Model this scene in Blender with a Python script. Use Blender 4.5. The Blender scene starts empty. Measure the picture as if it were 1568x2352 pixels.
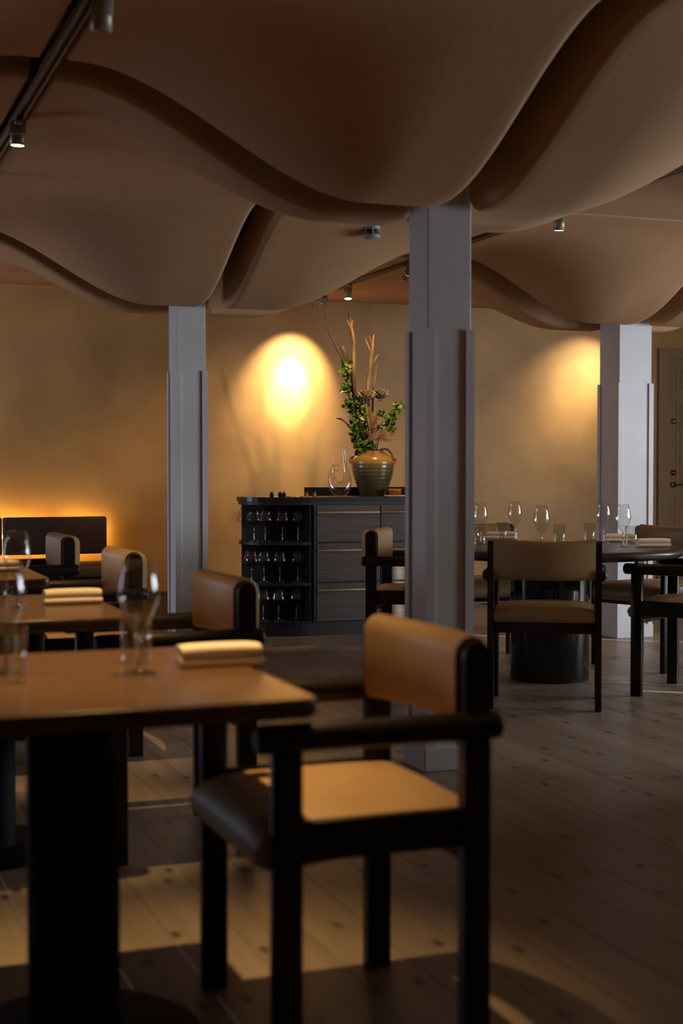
import bpy, bmesh, math, random
from mathutils import Vector, Matrix
random.seed(7)
SC = bpy.context.scene
COL = SC.collection

# ------------------------------------------------------------------ camera
# world X runs along the back wall, Y runs towards it, Z is up; the camera is turned 20.6 deg
F = 3267.0
TH = math.radians(20.6)
PH = math.atan(96 / F)
CAM = Vector((0, 0, 1.16))
cam = bpy.data.cameras.new('camera')
cam.sensor_fit = 'VERTICAL'; cam.sensor_height = 36.0; cam.lens = F / 2352 * 36
cam.clip_start = 0.05; cam.clip_end = 200
cam.dof.use_dof = True; cam.dof.focus_distance = 8.8; cam.dof.aperture_fstop = 2.6
cam_o = bpy.data.objects.new('camera', cam); COL.objects.link(cam_o)
cam_o.location = CAM; cam_o.rotation_euler = (math.pi / 2 - PH, 0, -TH)
SC.camera = cam_o
RT = Vector((math.cos(TH), -math.sin(TH), 0))
FWD = Vector((math.sin(TH) * math.cos(PH), math.cos(TH) * math.cos(PH), -math.sin(PH)))
UPV = RT.cross(FWD)

def hit(x, y, u=None, v=None, z=None, d=None):
    r = (x - 784) / F * RT + FWD - (y - 1176) / F * UPV
    if u is not None: t = u / r.x
    elif v is not None: t = v / r.y
    elif z is not None: t = (z - CAM.z) / r.z
    else: t = d
    return CAM + t * r

# ------------------------------------------------------------------ world, sun, daylight, exposure
vs = SC.view_settings
vs.view_transform = 'Standard'; vs.look = 'None'; vs.gamma = 1.0; vs.use_curve_mapping = False
vs.exposure = 0.0
w = bpy.data.worlds.new('sky'); SC.world = w; w.use_nodes = True
w.node_tree.nodes['Background'].inputs[0].default_value = (0.55, 0.72, 1.0, 1)
w.node_tree.nodes['Background'].inputs[1].default_value = 0.6

sun = bpy.data.lights.new('sun', 'SUN'); sun.energy = 14.0; sun.angle = math.radians(0.35); sun.color = (1.0, 0.9, 0.75)
sun_o = bpy.data.objects.new('sun', sun); COL.objects.link(sun_o)
SUN_EL = math.radians(14)
sd = Vector((-0.8 * math.cos(SUN_EL), 0.6 * math.cos(SUN_EL), -math.sin(SUN_EL)))
sun_o.rotation_euler = sd.to_track_quat('-Z', 'Y').to_euler()

def area(name, loc, direction, sx, sy, energy, color):
    l = bpy.data.lights.new(name, 'AREA'); l.shape = 'RECTANGLE'; l.size = sx; l.size_y = sy
    l.energy = energy; l.color = color
    o = bpy.data.objects.new(name, l); COL.objects.link(o); o.location = loc
    o.rotation_euler = Vector(direction).to_track_quat('-Z', 'Y').to_euler()
    return o
U0, U1, V0, V1 = -2.3, 8.9, -1.5, 11.17      # room
ZC = 2.565                                    # height of the ceiling between the columns
WIN_R = [(2.1, 3.7), (4.7, 6.5)]
WIN_L = [(8.6, 10.2)]
DAY = (0.80, 0.90, 1.0)
for i, (a, b) in enumerate(WIN_R):
    area('daylight_right', (U1 - 0.18, (a + b) / 2, 1.45), (-1, 0, 0), b - a, 1.5, (125, 145)[i], DAY)
area('daylight_left', (U0 + 0.16, 9.4, 1.45), (1, 0, 0), 1.6, 1.5, 46, (0.66, 0.76, 1.0))

# ------------------------------------------------------------------ helpers
def tag(o, label=None, cat=None, group=None, kind=None):
    if label: o['label'] = label
    if cat: o['category'] = cat
    if group: o['group'] = group
    if kind: o['kind'] = kind
    return o

def empty(name, loc=(0, 0, 0), rz=0.0, **k):
    o = bpy.data.objects.new(name, None); COL.objects.link(o)
    o.location = loc; o.rotation_euler = (0, 0, rz); o.empty_display_size = 0.1
    return tag(o, **k)

class MB:
    """collects geometry; build() links it as one mesh object"""
    def __init__(s): s.v = []; s.f = []; s.sm = []
    def add(s, vs, fs, smooth=False):
        n = len(s.v); s.v += [tuple(p) for p in vs]
        s.f += [tuple(i + n for i in f) for f in fs]; s.sm += [smooth] * len(fs); return s
    def box(s, x0, x1, y0, y1, z0, z1):
        vs = [(x0, y0, z0), (x1, y0, z0), (x1, y1, z0), (x0, y1, z0), (x0, y0, z1), (x1, y0, z1), (x1, y1, z1), (x0, y1, z1)]
        return s.add(vs, [(3, 2, 1, 0), (4, 5, 6, 7), (0, 1, 5, 4), (1, 2, 6, 5), (2, 3, 7, 6), (3, 0, 4, 7)])
    def rbox(s, x0, x1, y0, y1, z0, z1, r=0.005, seg=2, smooth=True):
        bm = bmesh.new(); bmesh.ops.create_cube(bm, size=1)
        for q in bm.verts:
            q.co = Vector(((x0 + x1) / 2 + q.co.x * (x1 - x0), (y0 + y1) / 2 + q.co.y * (y1 - y0), (z0 + z1) / 2 + q.co.z * (z1 - z0)))
        bmesh.ops.bevel(bm, geom=list(bm.edges), offset=r, segments=seg, profile=0.5, affect='EDGES')
        bm.verts.index_update()
        s.add([q.co for q in bm.verts], [[q.index for q in f.verts] for f in bm.faces], smooth); bm.free(); return s
    def lathe(s, prof, n=24, c=(0, 0, 0), smooth=True, cap=False):
        vs, fs = [], []
        for r, z in prof:
            for k in range(n):
                a = 2 * math.pi * k / n; vs.append((c[0] + r * math.cos(a), c[1] + r * math.sin(a), c[2] + z))
        for i in range(len(prof) - 1):
            for k in range(n):
                k2 = (k + 1) % n
                fs.append((i * n + k, i * n + k2, (i + 1) * n + k2, (i + 1) * n + k))
        s.add(vs, fs, smooth)
        if cap:
            s.add(vs[:n], [tuple(range(n))[::-1]]); s.add(vs[-n:], [tuple(range(n))])
        return s
    def tube(s, pts, rad, n=8, cap=True, smooth=True):
        pts = [Vector(p) for p in pts]
        if not hasattr(rad, '__len__'): rad = [rad] * len(pts)
        up = None; rings = []
        for i, p in enumerate(pts):
            t = (pts[min(i + 1, len(pts) - 1)] - pts[max(i - 1, 0)]).normalized()
            if up is None:
                up = Vector((0, 0, 1)) if abs(t.z) < 0.9 else Vector((1, 0, 0))
            a = t.cross(up).normalized(); b = a.cross(t).normalized(); up = b
            rings.append([p + rad[i] * (math.cos(2 * math.pi * k / n) * a + math.sin(2 * math.pi * k / n) * b) for k in range(n)])
        vs = [q for r in rings for q in r]; fs = []
        for i in range(len(pts) - 1):
            for k in range(n):
                k2 = (k + 1) % n; fs.append((i * n + k2, i * n + k, (i + 1) * n + k, (i + 1) * n + k2))
        s.add(vs, fs, smooth)
        if cap:
            s.add(rings[0], [tuple(range(n))]); s.add(rings[-1], [tuple(range(n))[::-1]])
        return s
    def prism(s, outline, z0, z1, smooth=False):
        n = len(outline)
        vs = [(x, y, z0) for x, y in outline] + [(x, y, z1) for x, y in outline]
        s.add(vs, [tuple(range(n))[::-1], tuple(range(n, 2 * n))])
        s.add(vs, [(i, (i + 1) % n, n + (i + 1) % n, n + i) for i in range(n)], smooth); return s
    def build(s, name, mat, parent=None, loc=None, rz=0.0):
        me = bpy.data.meshes.new(name); me.from_pydata(s.v, [], s.f)
        me.polygons.foreach_set('use_smooth', s.sm)
        bm = bmesh.new(); bm.from_mesh(me)
        bmesh.ops.recalc_face_normals(bm, faces=bm.faces); bm.to_mesh(me); bm.free()
        me.materials.append(mat); me.update()
        o = bpy.data.objects.new(name, me); COL.objects.link(o)
        if parent: o.parent = parent
        if loc is not None: o.location = loc
        o.rotation_euler = (0, 0, rz)
        return o

def spline(pts, n=6):
    pts = [Vector(p) for p in pts]; out = []
    for i in range(len(pts) - 1):
        p0, p1, p2, p3 = pts[max(i - 1, 0)], pts[i], pts[i + 1], pts[min(i + 2, len(pts) - 1)]
        for k in range(n):
            t = k / n
            out.append(0.5 * ((2 * p1) + (p2 - p0) * t + (2 * p0 - 5 * p1 + 4 * p2 - p3) * t * t + (3 * p1 - p0 - 3 * p2 + p3) * t ** 3))
    out.append(pts[-1]); return out

def lerps(vals, n):
    out = []
    for i in range(n):
        t = i / (n - 1) * (len(vals) - 1); k = min(int(t), len(vals) - 2); out.append(vals[k] + (vals[k + 1] - vals[k]) * (t - k))
    return out

def sstep(a, b, x):
    t = max(0.0, min(1.0, (x - a) / (b - a))); return t * t * (3 - 2 * t)

def copy_tree(o, parent=None):
    c = o.copy(); COL.objects.link(c)
    if parent: c.parent = parent
    for ch in list(o.children): copy_tree(ch, c)
    return c

# ------------------------------------------------------------------ materials
def mat(name, base, rough=0.5, metal=0.0, emit=None, estr=0.0, spec=None, coat=0.0):
    m = bpy.data.materials.new(name); m.use_nodes = True
    b = m.node_tree.nodes['Principled BSDF']
    b.inputs['Base Color'].default_value = (*base, 1); b.inputs['Roughness'].default_value = rough
    b.inputs['Metallic'].default_value = metal
    if spec is not None: b.inputs['Specular IOR Level'].default_value = spec
    if coat: b.inputs['Coat Weight'].default_value = coat; b.inputs['Coat Roughness'].default_value = 0.08
    if emit: b.inputs['Emission Color'].default_value = (*emit, 1); b.inputs['Emission Strength'].default_value = estr
    return m

def nd(m, t, **k):
    n = m.node_tree.nodes.new(t)
    for a, v in k.items(): setattr(n, a, v)
    return n
def lk(m, a, b): m.node_tree.links.new(a, b)

def noisy(m, scale, c0, c1, stretch=(1, 1, 1), lo=0.3, hi=0.7, detail=6, bump=0.0, bscale=None, coord='Object', rnd=False, dist=0.01, bstretch=None):
    """colour from stretched noise between c0 and c1, optional fine bump"""
    b = m.node_tree.nodes['Principled BSDF']
    if coord == 'World':
        src = nd(m, 'ShaderNodeNewGeometry').outputs['Position']
    else:
        src = nd(m, 'ShaderNodeTexCoord').outputs[coord]
    if rnd:
        oi = nd(m, 'ShaderNodeObjectInfo'); ml = nd(m, 'ShaderNodeVectorMath', operation='SCALE')
        cb = nd(m, 'ShaderNodeCombineXYZ')
        for i in range(3): lk(m, oi.outputs['Random'], cb.inputs[i])
        lk(m, cb.outputs[0], ml.inputs[0]); ml.inputs['Scale'].default_value = 37.0
        ad = nd(m, 'ShaderNodeVectorMath', operation='ADD'); lk(m, src, ad.inputs[0]); lk(m, ml.outputs[0], ad.inputs[1]); src = ad.outputs[0]
    mp = nd(m, 'ShaderNodeMapping'); mp.inputs['Scale'].default_value = stretch; lk(m, src, mp.inputs[0])
    n = nd(m, 'ShaderNodeTexNoise'); n.inputs['Scale'].default_value = scale; n.inputs['Detail'].default_value = detail
    lk(m, mp.outputs[0], n.inputs['Vector'])
    r = nd(m, 'ShaderNodeValToRGB'); r.color_ramp.elements[0].position = lo; r.color_ramp.elements[1].position = hi
    r.color_ramp.elements[0].color = (*c0, 1); r.color_ramp.elements[1].color = (*c1, 1)
    lk(m, n.outputs['Fac'], r.inputs[0]); lk(m, r.outputs[0], b.inputs['Base Color'])
    if bump:
        n2 = nd(m, 'ShaderNodeTexNoise'); n2.inputs['Scale'].default_value = bscale or scale * 4; n2.inputs['Detail'].default_value = 5
        if bstretch:
            mp2 = nd(m, 'ShaderNodeMapping'); mp2.inputs['Scale'].default_value = bstretch; lk(m, src, mp2.inputs[0]); lk(m, mp2.outputs[0], n2.inputs['Vector'])
        else: lk(m, src, n2.inputs['Vector'])
        bp = nd(m, 'ShaderNodeBump'); bp.inputs['Strength'].default_value = bump; bp.inputs['Distance'].default_value = dist
        lk(m, n2.outputs['Fac'], bp.inputs['Height']); lk(m, bp.outputs[0], b.inputs['Normal'])
    return r

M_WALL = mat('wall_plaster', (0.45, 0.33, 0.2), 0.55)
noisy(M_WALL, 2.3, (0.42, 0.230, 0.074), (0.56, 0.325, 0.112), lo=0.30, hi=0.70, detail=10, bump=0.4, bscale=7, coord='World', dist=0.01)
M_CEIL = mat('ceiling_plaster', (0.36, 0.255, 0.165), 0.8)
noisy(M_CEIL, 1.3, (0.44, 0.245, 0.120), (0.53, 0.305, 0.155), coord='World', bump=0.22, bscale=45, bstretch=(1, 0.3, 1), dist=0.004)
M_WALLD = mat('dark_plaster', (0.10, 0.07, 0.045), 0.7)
M_VOID = mat('ceiling_void', (0.05, 0.04, 0.03), 0.9)
M_WHITE = mat('column_paint', (0.68, 0.68, 0.70), 0.45)
noisy(M_WHITE, 3, (0.62, 0.62, 0.64), (0.70, 0.70, 0.72), coord='World', bump=0.08, bscale=40, bstretch=(1, 1, 0.05), dist=0.004)

M_FLOOR = mat('floor_pine', (0.3, 0.22, 0.16), 0.38)
r_ = noisy(M_FLOOR, 2.2, (0.225, 0.164, 0.112), (0.34, 0.255, 0.18), stretch=(9, 0.5, 1), lo=0.25, hi=0.75, detail=8, bump=0.15, bscale=3, bstretch=(25, 0.8, 1), coord='World', rnd=True, dist=0.003)
def knots(m, ramp):
    b = m.node_tree.nodes['Principled BSDF']
    g = nd(m, 'ShaderNodeNewGeometry'); mp = nd(m, 'ShaderNodeMapping'); mp.inputs['Scale'].default_value = (5.0, 2.3, 1)
    lk(m, g.outputs['Position'], mp.inputs[0])
    vo = nd(m, 'ShaderNodeTexVoronoi'); vo.inputs['Scale'].default_value = 1.0; vo.voronoi_dimensions = '2D'; lk(m, mp.outputs[0], vo.inputs['Vector'])
    ra = nd(m, 'ShaderNodeValToRGB'); ra.color_ramp.elements[0].position = 0.035; ra.color_ramp.elements[1].position = 0.085
    lk(m, vo.outputs['Distance'], ra.inputs[0])
    oi = nd(m, 'ShaderNodeObjectInfo'); mr = nd(m, 'ShaderNodeMapRange'); mr.inputs['To Min'].default_value = 0.8; mr.inputs['To Max'].default_value = 1.12
    lk(m, oi.outputs['Random'], mr.inputs[0])
    k = nd(m, 'ShaderNodeMix', data_type='RGBA'); k.inputs['A'].default_value = (0.075, 0.05, 0.035, 1)
    lk(m, ra.outputs[0], k.inputs[0]); lk(m, ramp.outputs[0], k.inputs['B'])
    sc = nd(m, 'ShaderNodeVectorMath', operation='SCALE'); lk(m, k.outputs['Result'], sc.inputs[0]); lk(m, mr.outputs[0], sc.inputs['Scale'])
    lk(m, sc.outputs[0], b.inputs['Base Color'])
knots(M_FLOOR, r_)
M_SUB = mat('subfloor', (0.10, 0.075, 0.055), 0.9)

M_DARK = mat('dark_stained_wood', (0.016, 0.010, 0.007), 0.40, spec=0.3)
noisy(M_DARK, 6, (0.011, 0.007, 0.005), (0.022, 0.014, 0.010), stretch=(1, 1, 6))
M_TABLE = mat('walnut_table', (0.10, 0.05, 0.02), 0.24)
noisy(M_TABLE, 5, (0.085, 0.042, 0.018), (0.15, 0.075, 0.03), stretch=(0.6, 7, 1), detail=8)
M_RTABLE = mat('dark_round_table', (0.04, 0.025, 0.018), 0.3)
noisy(M_RTABLE, 5, (0.03, 0.018, 0.012), (0.06, 0.036, 0.024), stretch=(0.6, 7, 1), detail=8)
M_PED = mat('black_lacquer', (0.006, 0.006, 0.007), 0.12, coat=0.5)
M_MATBLACK = mat('black_paint', (0.006, 0.005, 0.005), 0.6, spec=0.12)
M_LEATHER = mat('tan_leather', (0.36, 0.225, 0.12), 0.48)
noisy(M_LEATHER, 4, (0.34, 0.20, 0.085), (0.41, 0.25, 0.115), bump=0.1, bscale=160, dist=0.002)
M_BENCH = mat('brown_bench_leather', (0.10, 0.055, 0.026), 0.5)
M_BENCHB = mat('dark_bench_back', (0.045, 0.025, 0.014), 0.55)
M_LINEN = mat('peach_linen', (0.72, 0.50, 0.35), 0.85)
noisy(M_LINEN, 60, (0.80, 0.66, 0.50), (0.86, 0.72, 0.56), bump=0.2, bscale=300, dist=0.001)
M_CAB = mat('black_cabinet', (0.010, 0.009, 0.009), 0.45)
M_TOP = mat('black_counter', (0.018, 0.018, 0.02), 0.28)
M_DRAWER = mat('smoked_oak', (0.06, 0.04, 0.03), 0.5)
noisy(M_DRAWER, 4, (0.028, 0.018, 0.014), (0.095, 0.060, 0.044), stretch=(0.7, 1, 14), lo=0.25, hi=0.8, detail=9, coord='World', bump=0.1, bscale=4, bstretch=(2, 1, 60))
M_OAK = mat('oak_strip', (0.32, 0.2, 0.11), 0.5)
noisy(M_OAK, 5, (0.25, 0.15, 0.085), (0.38, 0.25, 0.15), stretch=(1, 1, 12), coord='World')
M_METAL = mat('lamp_metal', (0.36, 0.32, 0.27), 0.4, metal=0.35)
M_TRACK = mat('track_metal', (0.34, 0.27, 0.18), 0.4, metal=0.5)
M_BLACKM = mat('black_metal', (0.012, 0.012, 0.012), 0.4)
M_LENS = mat('lamp_lens', (1, 0.8, 0.5), 0.3, emit=(1.0, 0.72, 0.38), estr=14)
M_LENSOFF = mat('lamp_lens_dark', (0.01, 0.01, 0.01), 0.3)
M_LED = mat('led_strip', (1, 0.7, 0.3), 0.5, emit=(1.0, 0.58, 0.12), estr=130)
M_DOOR = mat('door_paint', (0.28, 0.175, 0.075), 0.5)
M_BASE = mat('baseboard_paint', (0.16, 0.11, 0.07), 0.5)
M_BRASS = mat('aged_brass', (0.42, 0.27, 0.11), 0.35, metal=1.0)
M_STEEL = mat('dark_steel', (0.16, 0.13, 0.11), 0.3, metal=1.0)
M_GREY = mat('device_grey', (0.33, 0.34, 0.37), 0.45)
M_BLOCKER = mat('sun_blocker_white', (0.75, 0.75, 0.74), 0.9)  # opaque white of the added pieces that hold back the sun
M_FRAME = mat('window_frame_paint', (0.6, 0.6, 0.6), 0.5)

def thin_glass(name, tint=(1, 1, 1), f0=0.04):
    """thin clear sheet: transparent, with mirror reflection that grows towards grazing angles on both sides"""
    m = bpy.data.materials.new(name); m.use_nodes = True; t = m.node_tree; t.nodes.clear()
    o = nd(m, 'ShaderNodeOutputMaterial'); mx = nd(m, 'ShaderNodeMixShader')
    lw = nd(m, 'ShaderNodeLayerWeight'); lw.inputs['Blend'].default_value = 0.5
    pw = nd(m, 'ShaderNodeMath', operation='POWER'); pw.inputs[1].default_value = 4.0; lk(m, lw.outputs['Facing'], pw.inputs[0])
    ma = nd(m, 'ShaderNodeMath', operation='MULTIPLY_ADD'); ma.inputs[1].default_value = 0.75; ma.inputs[2].default_value = f0; lk(m, pw.outputs[0], ma.inputs[0])
    tr = nd(m, 'ShaderNodeBsdfTransparent'); tr.inputs[0].default_value = (*tint, 1); gl = nd(m, 'ShaderNodeBsdfGlossy'); gl.inputs['Roughness'].default_value = 0.01
    lk(m, ma.outputs[0], mx.inputs[0]); lk(m, tr.outputs[0], mx.inputs[1]); lk(m, gl.outputs[0], mx.inputs[2]); lk(m, mx.outputs[0], o.inputs[0]); return m
M_GLASS = thin_glass('clear_glass', (0.97, 0.97, 0.97), f0=0.055)
M_STEM = thin_glass('solid_glass', (0.84, 0.85, 0.86), f0=0.20)
M_TUMBLER = thin_glass('tumbler_glass', (0.95, 0.96, 0.95), f0=0.06)
M_PANE = thin_glass('window_pane', (0.95, 0.97, 0.97))
M_AMBER = mat('amber_glass', (0.55, 0.22, 0.03), 0.15); M_AMBER.node_tree.nodes['Principled BSDF'].inputs['Transmission Weight'].default_value = 0.5
M_LABEL = mat('paper_label', (0.6, 0.45, 0.25), 0.7)

# ------------------------------------------------------------------ floor
fl = MB().box(U0 - 0.2, U1 + 0.2, V0 - 0.2, V1 + 0.2, -0.12, -0.022).build('floor', M_SUB)
tag(fl, 'pale knotty pine plank floor of the dining room', 'floor', kind='structure')
PW = 0.165
pb = MB().rbox(-PW / 2 + 0.0006, PW / 2 - 0.0006, -0.5, 0.5, -0.022, 0.0, r=0.0010, seg=1, smooth=False)
pm = None
x = U0 + PW / 2; row = 0
while x < U1:
    y = V0 - random.random() * 3.0
    while y < V1:
        L = random.uniform(3.4, 4.8); a, b = max(y, V0), min(y + L, V1)
        if b - a > 0.2:
            if pm is None:
                o = pb.build('plank', M_FLOOR, fl); pm = o.data
            else:
                o = bpy.data.objects.new('plank', pm); COL.objects.link(o); o.parent = fl
            o.location = (x, (a + b) / 2, 0); o.scale = (1, b - a - 0.002, 1)
        y += L
    x += PW; row += 1

# ------------------------------------------------------------------ walls
T = 0.2; ZT = 2.95
tag(MB().box(U0 - T, U1 + T, V1, V1 + T, 0, ZT).build('wall_back', M_WALL), 'warm beige hand-trowelled plaster wall behind the cabinet', 'wall', kind='structure')
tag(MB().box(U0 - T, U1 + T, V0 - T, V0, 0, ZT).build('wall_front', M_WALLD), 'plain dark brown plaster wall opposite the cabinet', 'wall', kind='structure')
def holed_wall(name, u0, u1, holes, z0, z1, label, mt):
    m = MB(); y = V0
    for a, b in holes:
        m.box(u0, u1, y, a, 0, ZT); m.box(u0, u1, a, b, 0, z0); m.box(u0, u1, a, b, z1, ZT); y = b
    m.box(u0, u1, y, V1, 0, ZT)
    tag(m.build(name, mt), label, 'wall', kind='structure')
holed_wall('wall_right', U1, U1 + T, WIN_R, 0.7, 2.2, 'beige plaster wall with two windows', M_WALL)
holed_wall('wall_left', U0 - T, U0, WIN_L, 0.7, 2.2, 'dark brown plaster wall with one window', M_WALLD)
wi = 0
for side, wins in ((1, WIN_R), (-1, WIN_L)):
    for a, b in wins:
        wi += 1
        uu = (U1 + 0.12) if side > 0 else (U0 - 0.12)
        e = empty('window_%d' % wi, (uu, (a + b) / 2, 0.7), kind='structure', label='white framed casement window in the %s plaster wall' % ('right' if side > 0 else 'left'), cat='window')
        hw = (b - a) / 2
        m = MB()
        for p in ((-hw, -hw + 0.05), (hw - 0.05, hw), (-0.025, 0.025)): m.box(-0.03, 0.03, p[0], p[1], 0, 1.5)
        m.box(-0.03, 0.03, -hw, hw, 0, 0.05); m.box(-0.03, 0.03, -hw, hw, 1.45, 1.5)
        m.build('window_frame', M_FRAME, e)
        for p in ((-hw + 0.05, -0.025), (0.025, hw - 0.05)): MB().box(-0.004, 0.004, p[0], p[1], 0.05, 1.45).build('pane', M_PANE, e)
def sun_blocker(v0, v1, u, label):  # unseen panels added so that only narrow slits of sun get in
    m = MB(); n = max(8, int((v1 - v0) / 0.03)); vs = []; fs = []
    for k in range(2):
        for i in range(n + 1):
            v = v0 + (v1 - v0) * i / n
            du = 0.012 * math.sin(i * 1.4)
            for z in (0.62, 1.4, 2.3): vs.append((u + du + k * 0.004, v, z))
    for k in range(2):
        o = k * (n + 1) * 3
        for i in range(n):
            for j in range(2):
                a = o + i * 3 + j; fs.append((a, a + 3, a + 4, a + 1))
    m.add(vs, fs, True); tag(m.build('sun_blocker', M_BLOCKER), label, 'sun_blocker')
sun_blocker(2.0, 2.83, U1 - 0.06, 'added off-white curtain panel on the window nearer the front wall, against its front-side jamb')
sun_blocker(2.89, 3.20, U1 - 0.06, 'narrow added off-white curtain panel between two sunlit slits')
sun_blocker(3.235, 3.8, U1 - 0.06, 'added off-white curtain panel beside the pier between the two windows, front-wall side')
sun_blocker(4.62, 5.63, U1 - 0.06, 'added off-white curtain panel beside the pier between the two windows, door side')
sun_blocker(5.73, 6.6, U1 - 0.06, 'added off-white curtain panel closest to the panelled door')
tag(MB().rbox(U1 - 0.115, U1 - 0.105, 2.02, 3.78, 1.47, 2.32, r=0.002, seg=1).build('sun_strip_stop', M_BLOCKER), 'added pale blind half lowered over the window nearer the front wall', 'sun_sheet')  # unseen sheet added to stop the floor sun strip at its far end
tag(MB().rbox(3.60, 3.74, 0.3, 4.45, 0.0, 1.10, r=0.01).build('wall_floor_shade', M_WALLD), 'added low dark partition that shades the floor by the square tables', 'wall', kind='structure')  # unseen low wall added to keep window light off the near floor
# baseboard along the back wall
m = MB(); m.box(U0, 7.2, V1 - 0.022, V1, 0.0, 0.165); m.box(U0, 7.2, V1 - 0.03, V1, 0.165, 0.19)
tag(m.build('baseboard_back', M_BASE), 'dark brown baseboard along the foot of the plaster wall', 'baseboard', kind='structure')

# ------------------------------------------------------------------ ceiling of hanging plaster petals
SLAB = 2.9
ce = MB().box(U0 - T, U1 + T, V0 - T, V1 + T, SLAB, SLAB + 0.1).build('ceiling', M_VOID)
tag(ce, 'sculpted beige ceiling of hanging plaster petals dipping to the columns', 'ceiling', kind='structure')
TR = [-2.24, 0.805, 3.83, 6.86]         # light tracks
UC = [-0.72, 2.32, 5.35]
VC = [(5.08, 0.115), (8.61, 0.15)]      # column rows, half gap
SEAM = [3.32, 6.885, 10.36]
DIP = 0.415
def dip(tu, tv): return DIP * (1 - sstep(0.27, 1.33, tu)) * (1 - sstep(0.08, 1.27, tv))
def petal(uc, su, gu, umid, vc, sv, gv, vmid):
    """one petal: su/sv = direction away from the column, gu/gv half gaps, umid/vmid outer lines"""
    Lu = abs(umid - uc) - gu; Lv = abs(vmid - vc) - gv
    R = 0.035
    def samples(L, gapmid):
        s = []                     # (t, outward shift, lift)
        s.append((0, R, 0.30))
        for k in range(5, 0, -1):
            a = k / 5 * math.pi / 2; s.append((0, R * math.sin(a), R * (1 - math.cos(a))))
        n = 30
        for k in range(n + 1): s.append((L * k / n, 0, 0))
        r2 = 0.014
        for k in range(1, 4):
            a = k / 3 * math.pi / 2; s.append((L, -r2 * math.sin(a), r2 * (1 - math.cos(a))))
        s.append((L, -r2, 0.2))
        return s
    # keep the outer radius inside the nominal edges
    A = samples(Lu - R - 0.014, 0); B = samples(Lv - R - 0.014, 0)
    vs, fs = [], []
    for ta, oa, la in A:
        for tb, ob, lb in B:
            u = uc + su * (gu + R + ta - oa); v = vc + sv * (gv + R + tb - ob)
            z = ZC - dip(ta, tb) + la + lb
            vs.append((u, v, min(z, SLAB - 0.005)))
    nb = len(B)
    for i in range(len(A) - 1):
        for j in range(nb - 1):
            fs.append((i * nb + j, (i + 1) * nb + j, (i + 1) * nb + j + 1, i * nb + j + 1))
    MB().add(vs, fs, True).build('ceiling_petal', M_CEIL, ce)
for ui, uc in enumerate(UC):
    for vi, (vc, gv) in enumerate(VC):
        for su in (-1, 1):
            for sv in (-1, 1):
                um = TR[ui + (su > 0)] - su * 0.042
                vm = SEAM[vi + (sv > 0)] - sv * 0.018
                petal(uc, su, 0.07, um, vc, sv, gv, vm)
def ceil_z(u, v):
    uc = min(UC, key=lambda q: abs(q - u)); vc, gv = min(VC, key=lambda q: abs(q[0] - v))
    return ZC - dip(max(0, abs(u - uc) - 0.105), max(0, abs(v - vc) - gv - 0.035))
def flat_panel(u0, u1, v0, v1):
    m = MB(); m.rbox(u0, u1, v0, v1, ZC, ZC + 0.2, r=0.014, seg=3); m.build('ceiling_panel', M_CEIL, ce)
US = [U0, TR[1], TR[2], TR[3], U1]
for i in range(4):
    a, b = US[i] + (0.042 if i else 0), US[i + 1] - (0.042 if i < 3 else 0)
    flat_panel(a, b, SEAM[2] + 0.008, V1 - 0.004)
    flat_panel(a, b, V0, SEAM[0] - 0.008)
for i in range(2): flat_panel(TR[3] + 0.042, U1, SEAM[i] + 0.008, SEAM[i + 1] - 0.008)
# dark gap closers above the grooves are the slab itself

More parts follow.
